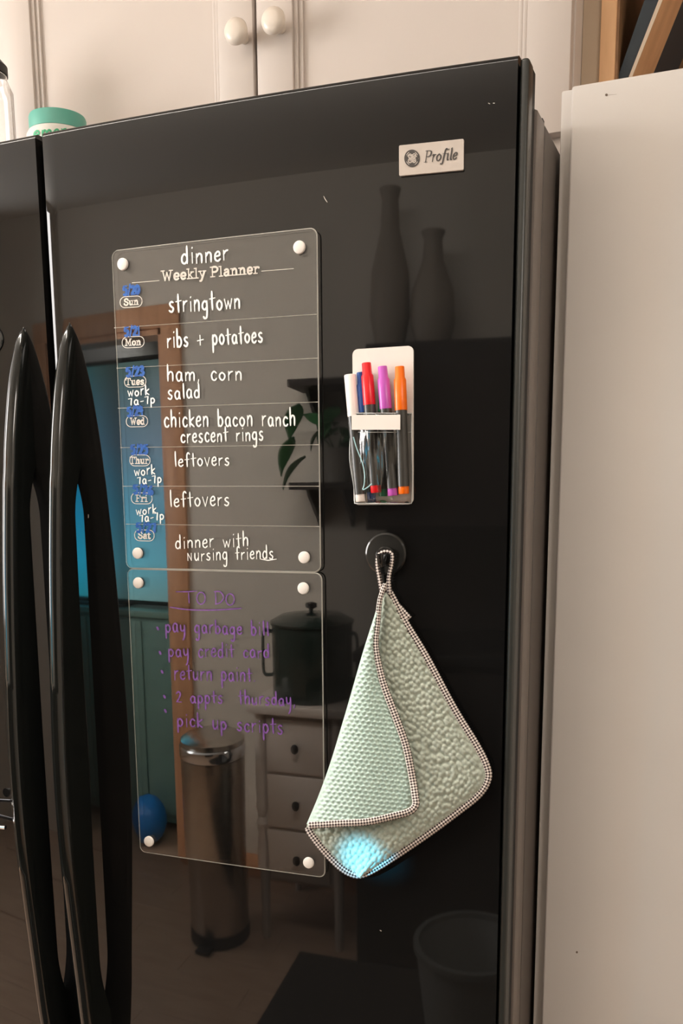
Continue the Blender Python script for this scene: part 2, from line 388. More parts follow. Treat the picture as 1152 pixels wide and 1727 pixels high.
sl('n', 13, (0, 10, 2.5, 10), (2.6, 10, 2.6, 0), (0, 0, 5, 0), (2.6, 7, 6, 10, 9, 8, 9.2, 0), (7, 0, 12, 0))
sl('r', 10, (0, 10, 2.5, 10), (2.6, 10, 2.6, 0), (0, 0, 5.5, 0), (2.6, 6.5, 5, 9.5, 8.5, 9, 8.5, 8))
sl('S', 13, (10.5, 11, 10, 13.5, 6, 15, 2, 12.5, 3, 9, 8, 7, 10.8, 4, 8.5, .5, 5, 0, 1.5, 2, 1.2, 4))
sl('u', 13, (0, 10, 2.6, 10), (2.6, 10, 2.8, 2.5, 5.5, 0, 9, 3), (6.6, 10, 9.2, 10), (9.2, 10, 9.2, 0), (9.2, 0, 11.6, 0))
sl('M', 19, (0, 15, 4, 15), (3, 15, 3, 0), (0, 0, 5.5, 0), (3.5, 15, 9, 3), (9, 3, 14, 15), (14.5, 15, 14.5, 0), (12, 0, 17.5, 0), (14, 15, 17.5, 15))
sl('o', 12, (5.5, 10, 2, 8, 1.5, 3, 5.5, 0, 9, 3, 9, 7.5, 5.5, 10))
sl('T', 14, (0, 11, 0, 15), (0, 15, 12, 15), (12, 15, 12, 11), (6, 15, 6, 0), (3, 0, 9, 0))
sl('s', 10, (8, 8, 7.5, 9.5, 5, 10, 2, 8.3, 3, 6, 7, 4.5, 8, 2, 5, 0, 2, 1, 1.5, 2.5))
sl('d', 13, (6, 15, 9, 15), (9, 15, 9, 0), (9, 0, 11.5, 0), (9, 8, 5, 10, 1.5, 7.5, 1.5, 2.5, 5, 0, 9, 2.5))
sl('h', 13, (0, 15, 2.6, 15), (2.6, 15, 2.6, 0), (0, 0, 5, 0), (2.6, 7, 6, 10, 9, 8, 9.2, 0), (7, 0, 12, 0))
sl('F', 13, (0, 15, 11, 15), (11, 15, 11, 11.5), (3, 15, 3, 0), (0, 0, 6.5, 0), (3, 7.5, 8, 7.5))
sl('i', 6.5, (0, 10, 2.8, 10), (2.8, 10, 2.8, 0), (0, 0, 5.6, 0), (2.6, 14, 3, 14.6))
sl('t', 8, (3, 14, 3, 2.5, 5, 0, 7.5, 1.5), (0, 10, 7, 10)); sl(' ', 7); sl('f', 7, (0, 10, 6, 10), (3, 0, 3, 12, 5, 15, 7.5, 14.5), (1, 0, 5.5, 0))
def ribbon(b, pts, width, place, off, nib=None):
    """flat stroke of ink: pts are 2-D, mapped onto a real surface by place(px, py, off)"""
    P = []
    for q in pts:
        q = Vector(q)
        if not P or (q - P[-1]).length > .05: P.append(q)
    if len(P) < 2: return
    h = width / 2; d0 = (P[1] - P[0]).normalized(); d1 = (P[-1] - P[-2]).normalized()
    P[0] = P[0] - d0 * h * .6; P[-1] = P[-1] + d1 * h * .6
    L, R = [], []
    for i, p in enumerate(P):
        t = (P[min(i + 1, len(P) - 1)] - P[max(i - 1, 0)])
        if t.length < 1e-6: t = Vector((1, 0))
        t.normalize(); nn = Vector((-t.y, t.x)); hh = h
        if i in (0, len(P) - 1): hh = h * .55
        if nib: hh *= nib[0] + (1 - nib[0]) * abs(math.sin(math.atan2(t.y, t.x) - nib[1]))
        L.append(b.verts.new(place(*(p + nn * hh), off))); R.append(b.verts.new(place(*(p - nn * hh), off)))
    for i in range(len(P) - 1): b.faces.new((L[i], R[i], R[i + 1], L[i + 1]))
def text_width(s, font, sp): return sum(font[c][0] + sp for c in s) - sp
def write(name, s, xa, ya, xb, yb, xh, width, mt, parent, place, off, font=None, jit=.0, slant=0, sp=1.6, nib=None, vstretch=1.0, label=None):
    """write s so that it runs from (xa, ya) to (xb, yb) on its baseline"""
    font = font or G; b = bmesh.new(); tot = text_width(s, font, sp)
    ux = Vector((xb - xa, yb - ya)) / tot; sy = xh / 10.0 * vstretch; x = 0; k = 0
    rnd = random.Random(sum(map(ord, s)))
    lean = (xb - xa) / tot
    for c in s:
        adv, strokes = font[c]; dy = rnd.uniform(-1, 1) * jit; ds = 1 + rnd.uniform(-1, 1) * jit * .12
        for stt in strokes:
            pts = []
            for gx, gy in stt:
                q = Vector((xa, ya)) + ux * (x + gx + gy * slant); pts.append(Vector((q.x + .035 * gy * sy * -1, q.y - gy * sy * ds + dy)))
            if len(pts) > 2: pts = crom(pts, 4)
            ribbon(b, pts, width, place, off + .00002 * (k % 5), nib); k += 1
        x += adv + sp
    o = obj(name, b, mt, parent)
    if label: o['label'] = label
    return o
# ------------------------------------------------------------------ badge
def rrect(w_, h_, r, n=6):
    out = []
    for cx_, cz_, a0 in ((w_ / 2 - r, h_ / 2 - r, 0), (-w_ / 2 + r, h_ / 2 - r, 90), (-w_ / 2 + r, -h_ / 2 + r, 180), (w_ / 2 - r, -h_ / 2 + r, 270)):
        for i in range(n + 1):
            a = math.radians(a0 + 90 * i / n); out.append((cx_ + r * math.cos(a), cz_ + r * math.sin(a)))
    return out
def slab_on(name, corners, r, place, off, th, mt, parent, n=6, normal=None):
    """rounded plate whose corner pixels are TL, TR, BR, BL, off = back offset"""
    TL, TR, BR, BL = [Vector(place(x, y, off + th)) for x, y in corners]
    u = (TR - TL + BR - BL); wd = u.length / 2; u.normalize(); v = (TL - BL + TR - BR); ht = v.length / 2; v.normalize()
    c = (TL + TR + BR + BL) / 4; nrm = u.cross(v).normalized()
    if nrm.y > 0: nrm = -nrm
    poly = [c + u * a + v * b_ for a, b_ in rrect(wd, ht, r, n)]
    return prism(name, poly, -nrm * th, mt, parent), poly, nrm
bd, _, _ = slab_on('name_badge', ((673, 245), (782, 234.3), (782, 286), (673, 297)), .0012, on_door, .0002, .0028, M_badge, fr)
bd['label'] = 'silver name badge reading Profile'
write('lettering', 'Profile', 716, 272.5, 771, 268.5, 12, 1.9, M_darkt, bd, on_door, .0034, slant=.30, sp=.6, nib=(.35, 0), vstretch=1.0) if False else None
PF = {}
def pf(ch, adv, *st): PF[ch] = (adv, [[(float(a), float(b)) for a, b in zip(s[::2], s[1::2])] for s in st])
pf('P', 13.5, (0, 0, 5, 0), (2.5, 0, 2.5, 16), (0, 16, 7, 16, 11, 14, 10, 9, 6, 7.5, 3, 7.8))
pf('r', 8, (0, 9, 2, 10), (2, 10, 2, 0), (2, 6, 4.5, 9.5, 7, 9.5))
pf('o', 10.5, (5, 10, 1.5, 7, 1.5, 3, 4.5, 0, 8.5, 3, 8.5, 7, 5, 10))
pf('f', 8, (9, 15, 7, 17, 5, 14, 4, 6, 3, -3, 1, -5, -1, -4), (1, 10, 8, 10))
pf('i', 6, (1, 9, 3, 10), (3, 10, 3, 2, 4, 0, 5, .8), (3, 15, 3.2, 15.8))
pf('l', 6, (1.5, 16, 3, 17), (3, 17, 3, 2, 4, 0, 5, .8))
pf('e', 9, (1.8, 4.5, 7, 6, 7.3, 9, 5, 10, 1.8, 7, 1.5, 2.5, 4, 0, 8, 2.5))
write('lettering', 'Profile', 715.5, 273.5, 770.5, 268.5, 11.6, 2.7, M_darkt, bd, on_door, .0033, font=PF, slant=.26, sp=.4, nib=(.42, 0))
b = bmesh.new(); cc = (695, 267)
def ell(cx_, cy_, rx, ry, a0=0, a1=360, n=28): return [(cx_ + rx * math.cos(math.radians(a0 + (a1 - a0) * i / n)), cy_ - ry * math.sin(math.radians(a0 + (a1 - a0) * i / n))) for i in range(n + 1)]
ribbon(b, ell(*cc, 12.0, 13.6), 2.4, on_door, .0033)
ribbon(b, ell(*cc, 8.4, 9.6), 5.6, on_door, .00332)
for a in range(4):   # dark wedges that leave a light curled monogram
    an = math.radians(45 + a * 90)
for a in (20, 110, 200, 290):
    an = math.radians(a); ribbon(b, [(cc[0] + 6 * math.cos(an), cc[1] + 7 * math.sin(an)), (cc[0] + 3 * math.cos(an + .4), cc[1] + 3.4 * math.sin(an + .4))], 2.2, on_door, .00333)
obj('emblem', b, M_darkt, bd)['label'] = 'round dark monogram'
b = bmesh.new()
for dx, dy in ((-3.4, -4.0), (3.6, -4.4), (-3.6, 4.2), (3.4, 3.8)): ribbon(b, ell(cc[0] + dx, cc[1] + dy, 2.8, 3.3), 1.5, on_door, .00338)
ribbon(b, crom([(692, 271), (695, 266), (699, 262), (703, 264)], 4), 1.3, on_door, .0034)
ribbon(b, crom([(687, 263), (692, 262), (697, 268), (701, 273)], 4), 1.3, on_door, .0034)
for a in range(0, 360, 90):
    ribbon(b, ell(cc[0], cc[1], 10.3, 11.8, a + 28, a + 62, 6), 1.0, on_door, .0034)
obj('monogram', b, M_badge, bd)
# small chips and scratches in the door
for st_, w_ in (([(546, 331), (549, 337), (552, 341)], 1.1), ([(824, 174), (826, 175)], 2), ([(832, 174), (834, 174)], 2), ([(641, 1569), (643, 1570)], 1.6), ([(149, 868), (149, 873)], 1.4)):
    b = bmesh.new(); ribbon(b, st_, w_, on_door, .0002); obj('paint_chip', b, M_print, rd)['label'] = 'tiny pale chip in the black paint'

# ================================================================== PLANNER BOARDS
def plate(name, x0p, x1p, z0, z1, r, off, th, parent):
    """thin acrylic plate that follows the bowed door"""
    cx_, cz_ = (x0p + x1p) / 2, (z0 + z1) / 2
    b = bmesh.new(); out_ = rrect(x1p - x0p, z1 - z0, r, 8)
    A = [b.verts.new((cx_ + a, 0, cz_ + c)) for a, c in out_]; B = [b.verts.new((cx_ + a, -th, cz_ + c)) for a, c in out_]
    b.faces.new(A); b.faces.new(B[::-1]); n = len(A)
    for i in range(n): b.faces.new((A[i], B[i], B[(i + 1) % n], A[(i + 1) % n]))
    for k in range(1, 24):
        bmesh.ops.bisect_plane(b, geom=b.verts[:] + b.edges[:] + b.faces[:], plane_co=(x0p + (x1p - x0p) * k / 24, 0, 0), plane_no=(1, 0, 0))
    for v in b.verts: v.co.y += door_y(v.co.x) - off
    bmesh.ops.recalc_face_normals(b, faces=b.faces[:])
    pl = smooth(obj(name, b, M_acryl, parent), 30)
    edge = []
    for (a, c), (a2, c2) in zip(out_, out_[1:] + out_[:1]):
        m_ = 8 if math.hypot(a2 - a, c2 - c) > .05 else 1
        for k in range(m_):
            x = cx_ + a + (a2 - a) * k / m_; edge.append(Vector((x, door_y(x) - off - th * .55, cz_ + c + (c2 - c) * k / m_)))
    ed = tube('edge', edge, .00062, M_edge, parent, 6, True); ed['label'] = 'pale line painted as light caught by the edge'
    return pl
TH, OFF = .0028, .0042
FR_ = OFF + TH       # front face of the acrylic
p1 = thing('planner_board', 'clear acrylic weekly dinner planner with white handwriting, the upper of the two boards', 'planner')
P_ = lambda x, y: on_board(x, y, FR_)
x0p, x1p = (P_(187, 430).x + P_(214, 955).x) / 2, (P_(533.5, 400).x + P_(540, 955).x) / 2
zt = (P_(200, 420).z + P_(525, 387).z) / 2; zm1 = (P_(225, 958).z + P_(530, 965).z) / 2
zm2 = zm1 - .0012; zb = (P_(245, 1439).z + P_(535, 1477.5).z) / 2
plate('acrylic_panel', x0p, x1p, zm1, zt, .007, OFF, TH, p1)
p2 = thing('memo_board', 'clear acrylic to-do board with purple handwriting, the lower of the two boards', 'board')
plate('acrylic_panel', x0p + .0008, x1p + .0012, zb, zm2, .007, OFF, TH, p2)
def pin(x, y, parent):
    c = on_board(x, y, FR_)
    rot = Vector(((c.x - X0) / RR, -1, 0)).to_track_quat('Z', 'Y').to_matrix().to_4x4()
    lathe('magnet', [(0, .0028), (.0050, .0028), (.0059, .0024), (.0062, .0016), (.0062, .0), (0, 0)], M_magnet, parent, c, rot=rot, n=32)
for x, y in ((208, 446), (505.5, 417.5), (233, 933), (513.5, 940)): pin(x, y, p1)
for x, y in ((234, 983), (512, 992), (252, 1418.5), (521, 1454.5)): pin(x, y, p2)
INK = FR_ + .00012; PR = FR_ + .00006
b = bmesh.new()
for a in (((223, 477), (268, 473.2)), ((441, 457.3), (495, 453)), ((193, 553), (533.5, 530)), ((197, 621), (535, 604)), ((199.5, 688.5), (536, 678)), ((203.5, 755), (537, 750)), ((207, 820), (537.5, 820)), ((213, 884), (538, 888))):
    ribbon(b, a, 1.7, on_board, PR)
obj('printed_grid', b, M_print, p1)['label'] = 'pale ruled lines'
write('printed_title', 'Weekly Planner', 272.5, 473.5, 438, 460.5, 10.8, 3.4, M_print, p1, on_board, PR, font=S_, sp=.7)['label'] = 'pale slab lettering reading Weekly Planner'
DAYS = [('Sun', 221, 509, 209, 234, 37), ('Mon', 224.5, 577, 211, 238, 37), ('Tues', 228, 643.5, 212.5, 243, 36), ('Wed', 231, 710.5, 219.5, 244.5, 36),
        ('Thur', 236, 776.5, 219.5, 251, 34), ('Fri', 239, 840.5, 229, 249, 35), ('Sat', 243.5, 903, 233, 254, 33)]
for s, cx_, cy_, xa, xb, wd in DAYS:
    b = bmesh.new(); tilt = -.06 + (cy_ - 509) * .00022
    pts = [(cx_ + a, cy_ - c + a * tilt) for a, c in rrect(wd, 18.5, 8.5, 6)]; pts.append(pts[0])
    ribbon(b, pts, 1.15, on_board, PR)
    font = S_; tot = text_width(s, font, .4); x = 0
    for c in s:
        for stt in font[c][1]:
            q = [(xa + (x + gx) / tot * (xb - xa), cy_ + 5.2 - gy * .72 + ((x + gx) / tot - .5) * (xb - xa) * tilt) for gx, gy in stt]
            ribbon(b, crom([Vector(v) for v in q], 4) if len(q) > 2 else q, 2.5, on_board, PR)
        x += font[c][0] + .4
    obj('day_label', b, M_print, p1)['label'] = 'printed pill reading ' + s
for s, xa, ya, xb, yb in (('5/20', 208, 498, 236, 495), ('5/21', 210, 567, 236, 565), ('5/23', 213, 635, 243, 632.5), ('5/24', 215, 702, 242, 699), ('5/25', 221, 766, 250, 764.5), ('5/26', 225, 832, 259, 834), ('5/27', 230, 897, 264, 897)):
    o = write('handwritten_date', s, xa, ya, xb, yb, 9.6, 4.6, M_blue, p1, on_board, INK, jit=.3, sp=.6); o['label'] = 'blue handwritten date ' + s
for s, xa, ya, xb, yb, xh, wdt in (
    ('dinner', 306, 446, 386, 438, 16.5, 3.1), ('stringtown', 285, 527, 406, 520, 17, 3.1), ('ribs + potatoes', 282, 586, 444, 577, 16.5, 3.0),
    ('ham, corn', 282, 643, 409, 641, 14.5, 2.6), ('salad', 283, 673, 338, 671, 14, 2.6), ('chicken bacon ranch', 277, 720, 499, 718, 16, 2.7),
    ('crescent rings', 305, 747, 445, 742, 14, 2.6), ('leftovers', 294, 787, 388, 785, 13, 2.3), ('leftovers', 286, 855, 388, 853, 14.5, 2.3),
    ('dinner with', 296, 925, 420, 921, 13, 2.2), ('Nursing friends', 316, 946, 462, 942, 12.5, 2.1),
    ('work', 216, 669, 252, 665, 9.6, 2.3), ('7a-7p', 217, 683, 262, 680, 8.0, 2.1), ('work', 227, 803, 262, 799, 9.6, 2.1), ('7a-7p', 232, 816, 273, 814, 8.0, 2.0),
    ('work', 230, 869, 264, 865, 9, 2.0), ('7a-7p', 236, 880, 277, 876, 8.0, 2.0)):
    o = write('handwriting', s, xa, ya, xb, yb, xh, wdt, M_ink, p1, on_board, INK, jit=.7, sp=2.2, label='white handwriting reading ' + s)
b = bmesh.new(); ribbon(b, [(440, 943), (452, 945), (466, 943)], 2.0, on_board, INK); obj('handwriting', b, M_ink, p1)['label'] = 'white handwritten tail stroke'
for s, xa, ya, xb, yb, xh, wdt in (
    ('pay garbage bill', 279, 1066, 454, 1072, 13.5, 2.5), ('pay credit card', 284, 1107, 455, 1110, 13, 2.4), ('return paint.', 294, 1146, 431, 1149, 14, 2.5),
    ('2 appts  thursday,', 297, 1184, 499, 1190, 12.5, 2.5), ('pick up scripts', 299, 1224, 478, 1238, 14, 2.6)):
    write('handwriting', s, xa, ya, xb, yb, xh, wdt, M_purple, p2, on_board, INK, jit=.8, sp=2.2, label='purple handwriting reading ' + s)
b = bmesh.new()
for st in ([(297, 998), (314, 998), (332, 997)], [(318, 999), (318.5, 1008), (319, 1017)], ell(339, 1009, 7, 10), [(363, 997), (364, 1008), (364, 1018)], crom([(361, 998), (371, 998), (377, 1007), (372, 1016), (363, 1019)], 4), ell(388, 1011, 7, 9.5), crom([(287, 1024), (315, 1028), (350, 1029), (380, 1028), (407, 1026)], 4)):
    ribbon(b, st, 2.0, on_board, INK)
obj('handwriting', b, M_purple, p2)['label'] = 'purple underlined heading reading TO DO'
for x, y in ((266, 1060), (270, 1101), (273.5, 1133), (277.5, 1175), (279, 1199)):
    b = bmesh.new(); ribbon(b, [(x - 1, y - 2), (x, y), (x + 1, y + 2)], 4.0, on_board, INK); obj('bullet_dot', b, M_purple, p2)

# ================================================================== MARKER HOLDER
mh = thing('marker_pouch', 'white-backed clear vinyl pouch of markers stuck on the right door', 'pen holder')
cb, _, _ = slab_on('backing_card', ((594.5, 589), (697, 583), (697, 850.5), (596.5, 852)), .0055, on_door, .0006, .0022, M_white, mh)
def V(px, py, off): return on_door(px, py, off)
# pocket: a front sheet with bulged sides
b = bmesh.new(); rows = []
NR, NC = 16, 14
pocket_l = lambda y: 586.5 + (y - 696) * (597.5 - 586.5) / (850 - 696) if y < 851 else 597.5
def pocket_pt(u, v, extra=0):
    y = 697 + v * 152; xl = 586.5 + v * 11 + 2 * math.sin(v * 9); xr = 694.5 - .8 * math.sin(v * 7)
    x = xl + u * (xr - xl)
    o = .0035 + .017 * math.sin(math.pi * min(1, max(0, u))) ** .45 * (1 - .35 * v ** 3) + .0012 * math.sin(u * 19 + v * 6) * math.sin(math.pi * u)
    return V(x, y - (1 - u) * 0 + (0 if v < .95 else 0), o + extra)
for j in range(NR + 1):
    rows.append([b.verts.new(pocket_pt(i / NC, j / NR)) for i in range(NC + 1)])
for j in range(NR):
    for i in range(NC): b.faces.new((rows[j][i], rows[j][i + 1], rows[j + 1][i + 1], rows[j + 1][i]))
bmesh.ops.recalc_face_normals(b, faces=b.faces[:])
o = smooth(obj('vinyl_pocket', b, M_vinyl, mh), 180)
sm = o.modifiers.new('s', 'SOLIDIFY'); sm.thickness = .00035
# seams of the pocket
M_seam = mat('vinyl_seam', (.55, .56, .54), .3)
b = bmesh.new()
tube('', [pocket_pt(i / 12, .0) for i in range(13)], .00045, None, None, 6, bm=b); tube('', [pocket_pt(i / 12, .21) for i in range(13)], .0003, None, None, 6, bm=b)
tube('', [pocket_pt(.0, i / 12) for i in range(13)], .0006, None, None, 6, bm=b); tube('', [pocket_pt(1.0, i / 12) for i in range(13)], .0005, None, None, 6, bm=b)
tube('', [pocket_pt(i / 12, 1.0) for i in range(13)], .0005, None, None, 6, bm=b)
obj('pocket_seam', b, M_seam, mh)
slab_on('label_strip', ((593, 699.5), (675, 699.5), (675, 724.5), (593, 725)), .0004, on_door, .0225, .0006, M_white, mh)
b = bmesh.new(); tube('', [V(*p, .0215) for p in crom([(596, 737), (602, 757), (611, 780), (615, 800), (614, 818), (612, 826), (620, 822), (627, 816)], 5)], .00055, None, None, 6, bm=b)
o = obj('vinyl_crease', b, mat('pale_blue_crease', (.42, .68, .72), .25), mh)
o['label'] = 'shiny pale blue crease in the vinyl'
def marker(cname, colr, top, bot, capb, off, rw, label, barrel='black', tapered=True):
    t = thing('marker', label, 'marker', 'dry-erase markers in the pouch')
    A = V(*top, off); B = V(*bot, off); ax = (A - B); L = ax.length; rot = ax.to_track_quat('Z', 'Y').to_matrix().to_4x4()
    capL = (A - V(*capb, off)).length; zc = L - capL; r = rw
    mc = mat(cname + '_plastic', colr, .3)
    mb = M_barrel
    if tapered: pc = [(0, zc), (r, zc), (r * 1.02, zc + .001), (r, L - .0125), (r * .80, L - .0105), (r * .76, L - .0006), (r * .70, L), (0, L)]
    else: pc = [(0, zc), (r, zc), (r, L - .0008), (r * .92, L), (0, L)]
    o = lathe('cap', pc, mc, t, B, rot=rot, n=24); o['label'] = cname + ' cap'
    lathe('barrel', [(r * .60, .007), (r * .98, .0072), (r * .98, zc + .0005), (r * .5, zc + .0005)], mb, t, B, rot=rot, n=24)
    o = lathe('end_plug', [(0, 0), (r * .80, 0), (r * .88, .001), (r * .88, .0072), (0, .0072)], mc, t, B, rot=rot, n=24); o['label'] = cname + ' end'
    return t
M_barrel = mat('marker_barrel', (.045, .042, .037), .3)
R_ = .0060
marker('white', (.86, .78, .72), (590.5, 632), (609, 846), (598, 702), .0105, R_, 'white marker, leftmost, sticking out past the edge of the white card', barrel='cap', tapered=False)
marker('navy blue', (.006, .05, .23), (608, 628), (627, 842), (611, 696), .0085, R_ * .85, 'dark blue marker tucked behind the red one')
marker('red', (.72, .008, .012), (618, 612), (634.5, 831), (624, 683), .0130, R_, 'red capped marker, the tallest in the pouch')
marker('green', (.03, .28, .13), (645, 628), (646, 837), (648, 694), .0070, R_ * .75, 'green marker hidden behind the purple one, only its end shows')
marker('purple', (.50, .09, .45), (645, 618), (663, 836), (649, 690), .0130, R_, 'purple capped marker between the red and orange ones')
marker('orange', (.93, .16, .002), (674, 618), (681, 833), (677.5, 692), .0130, R_, 'orange capped marker, the rightmost')

# ================================================================== HOOK
hk = thing('adhesive_hook', 'round black adhesive hook that holds the mint cloth', 'hook')
hc = on_door(652, 934, .0); hn = Vector(((hc.x - X0) / RR, -1, 0)).normalized()
hrot = hn.to_track_quat('Z', 'Y').to_matrix().to_4x4()
M_hook = mat('black_plastic_disc', (.011, .011, .010), .13)
lathe('disc', [(0, .0045), (.0195, .0045), (.0212, .0036), (.0216, 0), (0, 0)], M_hook, hk, hc, rot=hrot, n=64, ang=25)
lathe('boss', [(0, .0078), (.0085, .0078), (.0098, .0066), (.0100, .004)], M_hook, hk, hc + Vector((0, 0, -.002)), rot=hrot, n=40, ang=25)
hb = hc + Vector((0, 0, -.003)) + hn * .006
tube('peg', crom([hb, hb + hn * .008 + Vector((0, 0, -.005)), hb + hn * .013 + Vector((0, 0, -.006)), hb + hn * .017 + Vector((0, 0, -.001)), hb + hn * .018 + Vector((0, 0, .004))], 5), .0034, M_hook, hk, 14)

# ================================================================== CLOTH
def poly_at(P, t, sm_=True):
    L = [0]
    for a, b_ in zip(P, P[1:]): L.append(L[-1] + (Vector(b_) - Vector(a)).length)
    d = t * L[-1]
    for i in range(len(P) - 1):
        if d <= L[i + 1] or i == len(P) - 2:
            k = (d - L[i]) / max(1e-9, L[i + 1] - L[i]); return Vector(P[i]).lerp(Vector(P[i + 1]), min(1, max(0, k)))
def resample(P, n): return [poly_at(P, i / (n - 1)) for i in range(n)]
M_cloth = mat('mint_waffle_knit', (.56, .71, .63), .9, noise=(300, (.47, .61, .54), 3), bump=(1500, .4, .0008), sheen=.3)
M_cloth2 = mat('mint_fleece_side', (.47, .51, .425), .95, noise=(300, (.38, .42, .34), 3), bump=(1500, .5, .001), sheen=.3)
cl = thing('dishcloth', 'mint green knitted dishcloth with checked binding, folded and hanging from the black hook', 'cloth')
def hsh(i, j): 
    v = math.sin(i * 127.1 + j * 311.7) * 43758.5453; return v - math.floor(v)
def knit(x, y, kind):
    """relief in px space; pitch about 10 px"""
    if kind == 0:
        a = (x * .95 + y * .12) / 9.0; c = (y * .98 - x * .1) / 7.2
        c2 = math.floor(c); a2 = a + (.5 if c2 % 2 else 0); ia = math.floor(a2)
        fx, fy = a2 - ia - .5, c - c2 - .5
        wv = .5 + .25 * hsh(ia, c2)
        return .8 - (.65 + .3 * wv) * math.exp(-(fx * fx * 13 + fy * fy * 10)) + .18 * math.cos(6.283 * fx) * math.cos(6.283 * fy) 
    a = (x * .8 + y * .6) / 8.5; c = (y * .8 - x * .6) / 8.5; ia, ic = math.floor(a), math.floor(c); best = 9
    for di in (-1, 0, 1):
        for dj in (-1, 0, 1):
            qx = ia + di + .5 + .65 * (hsh(ia + di, ic + dj) - .5); qy = ic + dj + .5 + .65 * (hsh(ic + dj, ia + di + 7) - .5)
            best = min(best, (a - qx) ** 2 + (c - qy) ** 2)
    return max(0, 1 - best * 2.2)
def sheet(name, L, R, off_fn, mt, kind, nu, nv, amp, parent, bottom=None):
    b = bmesh.new(); Lr, Rr = resample(L, nv + 1), resample(R, nv + 1); rows = []
    for j in range(nv + 1):
        v = j / nv; row = []
        for i in range(nu + 1):
            u = i / nu; q = Lr[j].lerp(Rr[j], u)
            if bottom is not None: q = q + Vector((0, bottom * math.sin(math.pi * u) * v * v))
            e = min(1, min(u, 1 - u) * 12)
            row.append(b.verts.new(on_door(q.x, q.y, off_fn(u, v) + amp * knit(q.x, q.y, kind) * e)))
        rows.append(row)
    for j in range(nv):
        for i in range(nu): b.faces.new((rows[j][i], rows[j][i + 1], rows[j + 1][i + 1], rows[j + 1][i]))
    o = smooth(obj(name, b, mt, parent), 180)
    s_ = o.modifiers.new('s', 'SOLIDIFY'); s_.thickness = .0022; s_.offset = 1
    return o
BL_ = [(643, 1000), (637, 1050), (612, 1150), (580, 1240), (545, 1325), (519, 1388), (522, 1403), (545, 1440), (575, 1470), (600, 1480)]
BR_ = [(655, 1000), (672, 1025), (720, 1110), (767, 1200), (805, 1262), (822, 1296), (826, 1315), (814, 1336), (780, 1365), (730, 1402), (680, 1436), (640, 1460), (612, 1478)]
def back_off(u, v): return .006 + .006 * math.sin(math.pi * u) + .0035 * math.sin(u * 7 + v * 3) * v + .004 * v
def front_off(u, v): return .0135 + .010 * math.sin(math.pi * min(1, u * 1.0)) * (.4 + .6 * v) + .006 * v + .003 * math.sin(u * 5 + 1) * v
BLs = crom([Vector(p) for p in BL_], 5); BRs = crom([Vector(p) for p in BR_], 5)
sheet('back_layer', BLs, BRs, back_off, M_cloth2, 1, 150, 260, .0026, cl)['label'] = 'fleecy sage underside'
FL_ = [(641, 1003), (634, 1030), (612, 1100), (592, 1170), (575, 1228), (556, 1290), (536, 1345), (517, 1390)]
FR2 = [(644, 1003), (637, 1050), (636, 1092), (648, 1150), (668, 1205), (686, 1255), (697, 1305), (704, 1345), (700, 1366)]
FLs = crom([Vector(p) for p in FL_], 5); FRs = crom([Vector(p) for p in FR2], 5)
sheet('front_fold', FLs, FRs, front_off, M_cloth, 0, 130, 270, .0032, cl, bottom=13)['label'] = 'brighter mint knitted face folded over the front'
# binding: gingham tape
M_bind = bpy.data.materials.new('checked_binding'); M_bind.use_nodes = True; nt = M_bind.node_tree; p = nt.nodes['Principled BSDF']
uvn = nt.nodes.new('ShaderNodeUVMap'); mpp = nt.nodes.new('ShaderNodeMapping'); mpp.inputs['Rotation'].default_value = (0, 0, math.radians(45))
ck = nt.nodes.new('ShaderNodeTexChecker'); ck.inputs['Scale'].default_value = 1.0; ck.inputs['Color1'].default_value = (.74, .66, .60, 1); ck.inputs['Color2'].default_value = (.045, .028, .026, 1)
nt.links.new(uvn.outputs[0], mpp.inputs[0]); nt.links.new(mpp.outputs[0], ck.inputs[0]); nt.links.new(ck.outputs[0], p.inputs['Base Color']); p.inputs['Roughness'].default_value = .85
def binding(name, pts, widths, offs, parent, place=on_door, th=.0022):
    """tape following pts (px), rounded across"""
    b = bmesh.new(); uv = b.loops.layers.uv.new('UVMap'); P = pts; n = len(P); K = 6; rows = []; acc = 0; us = []
    for i, q in enumerate(P):
        if i: acc += (P[i] - P[i - 1]).length
        us.append(acc)
        t = (P[min(i + 1, n - 1)] - P[max(i - 1, 0)]).normalized(); nn = Vector((-t.y, t.x))
        wd = widths(i / (n - 1)); of = offs(i / (n - 1)); row = []
        for k in range(K + 1):
            a = k / K * 2 - 1; o = of + th * math.sqrt(max(0, 1 - a * a)) 
            w_ = q + nn * (a * wd / 2); row.append(b.verts.new(place(w_.x, w_.y, o)))
        rows.append(row)
    for i in range(n - 1):
        for k in range(K):
            f = b.faces.new((rows[i][k], rows[i][k + 1], rows[i + 1][k + 1], rows[i + 1][k]))
            for lp_, (uu, vv) in zip(f.loops, ((us[i], k), (us[i], k + 1), (us[i + 1], k + 1), (us[i + 1], k))):
                lp_[uv].uv = (uu / 3.4, vv / K * widths(.5) / 3.4)
    o = smooth(obj(name, b, M_bind, parent), 180)
    s_ = o.modifiers.new('s', 'SOLIDIFY'); s_.thickness = .0018; s_.offset = -1
    return o
def dense(P, step=3.0):
    L = sum((Vector(b_) - Vector(a)).length for a, b_ in zip(P, P[1:])); return resample(P, max(4, int(L / step)))
out = crom([Vector(p) for p in [(648, 985), (660, 1004), (684, 1050), (718, 1106), (766, 1195), (804, 1257), (821, 1292), (823, 1315), (808, 1340), (775, 1367), (728, 1402), (680, 1435), (640, 1461), (614, 1474), (597, 1475), (575, 1463), (548, 1436), (526, 1408), (519, 1395)]], 6)
binding('binding', dense(out), lambda t: 12.5, lambda t: .0085 + .0035 * t, cl)
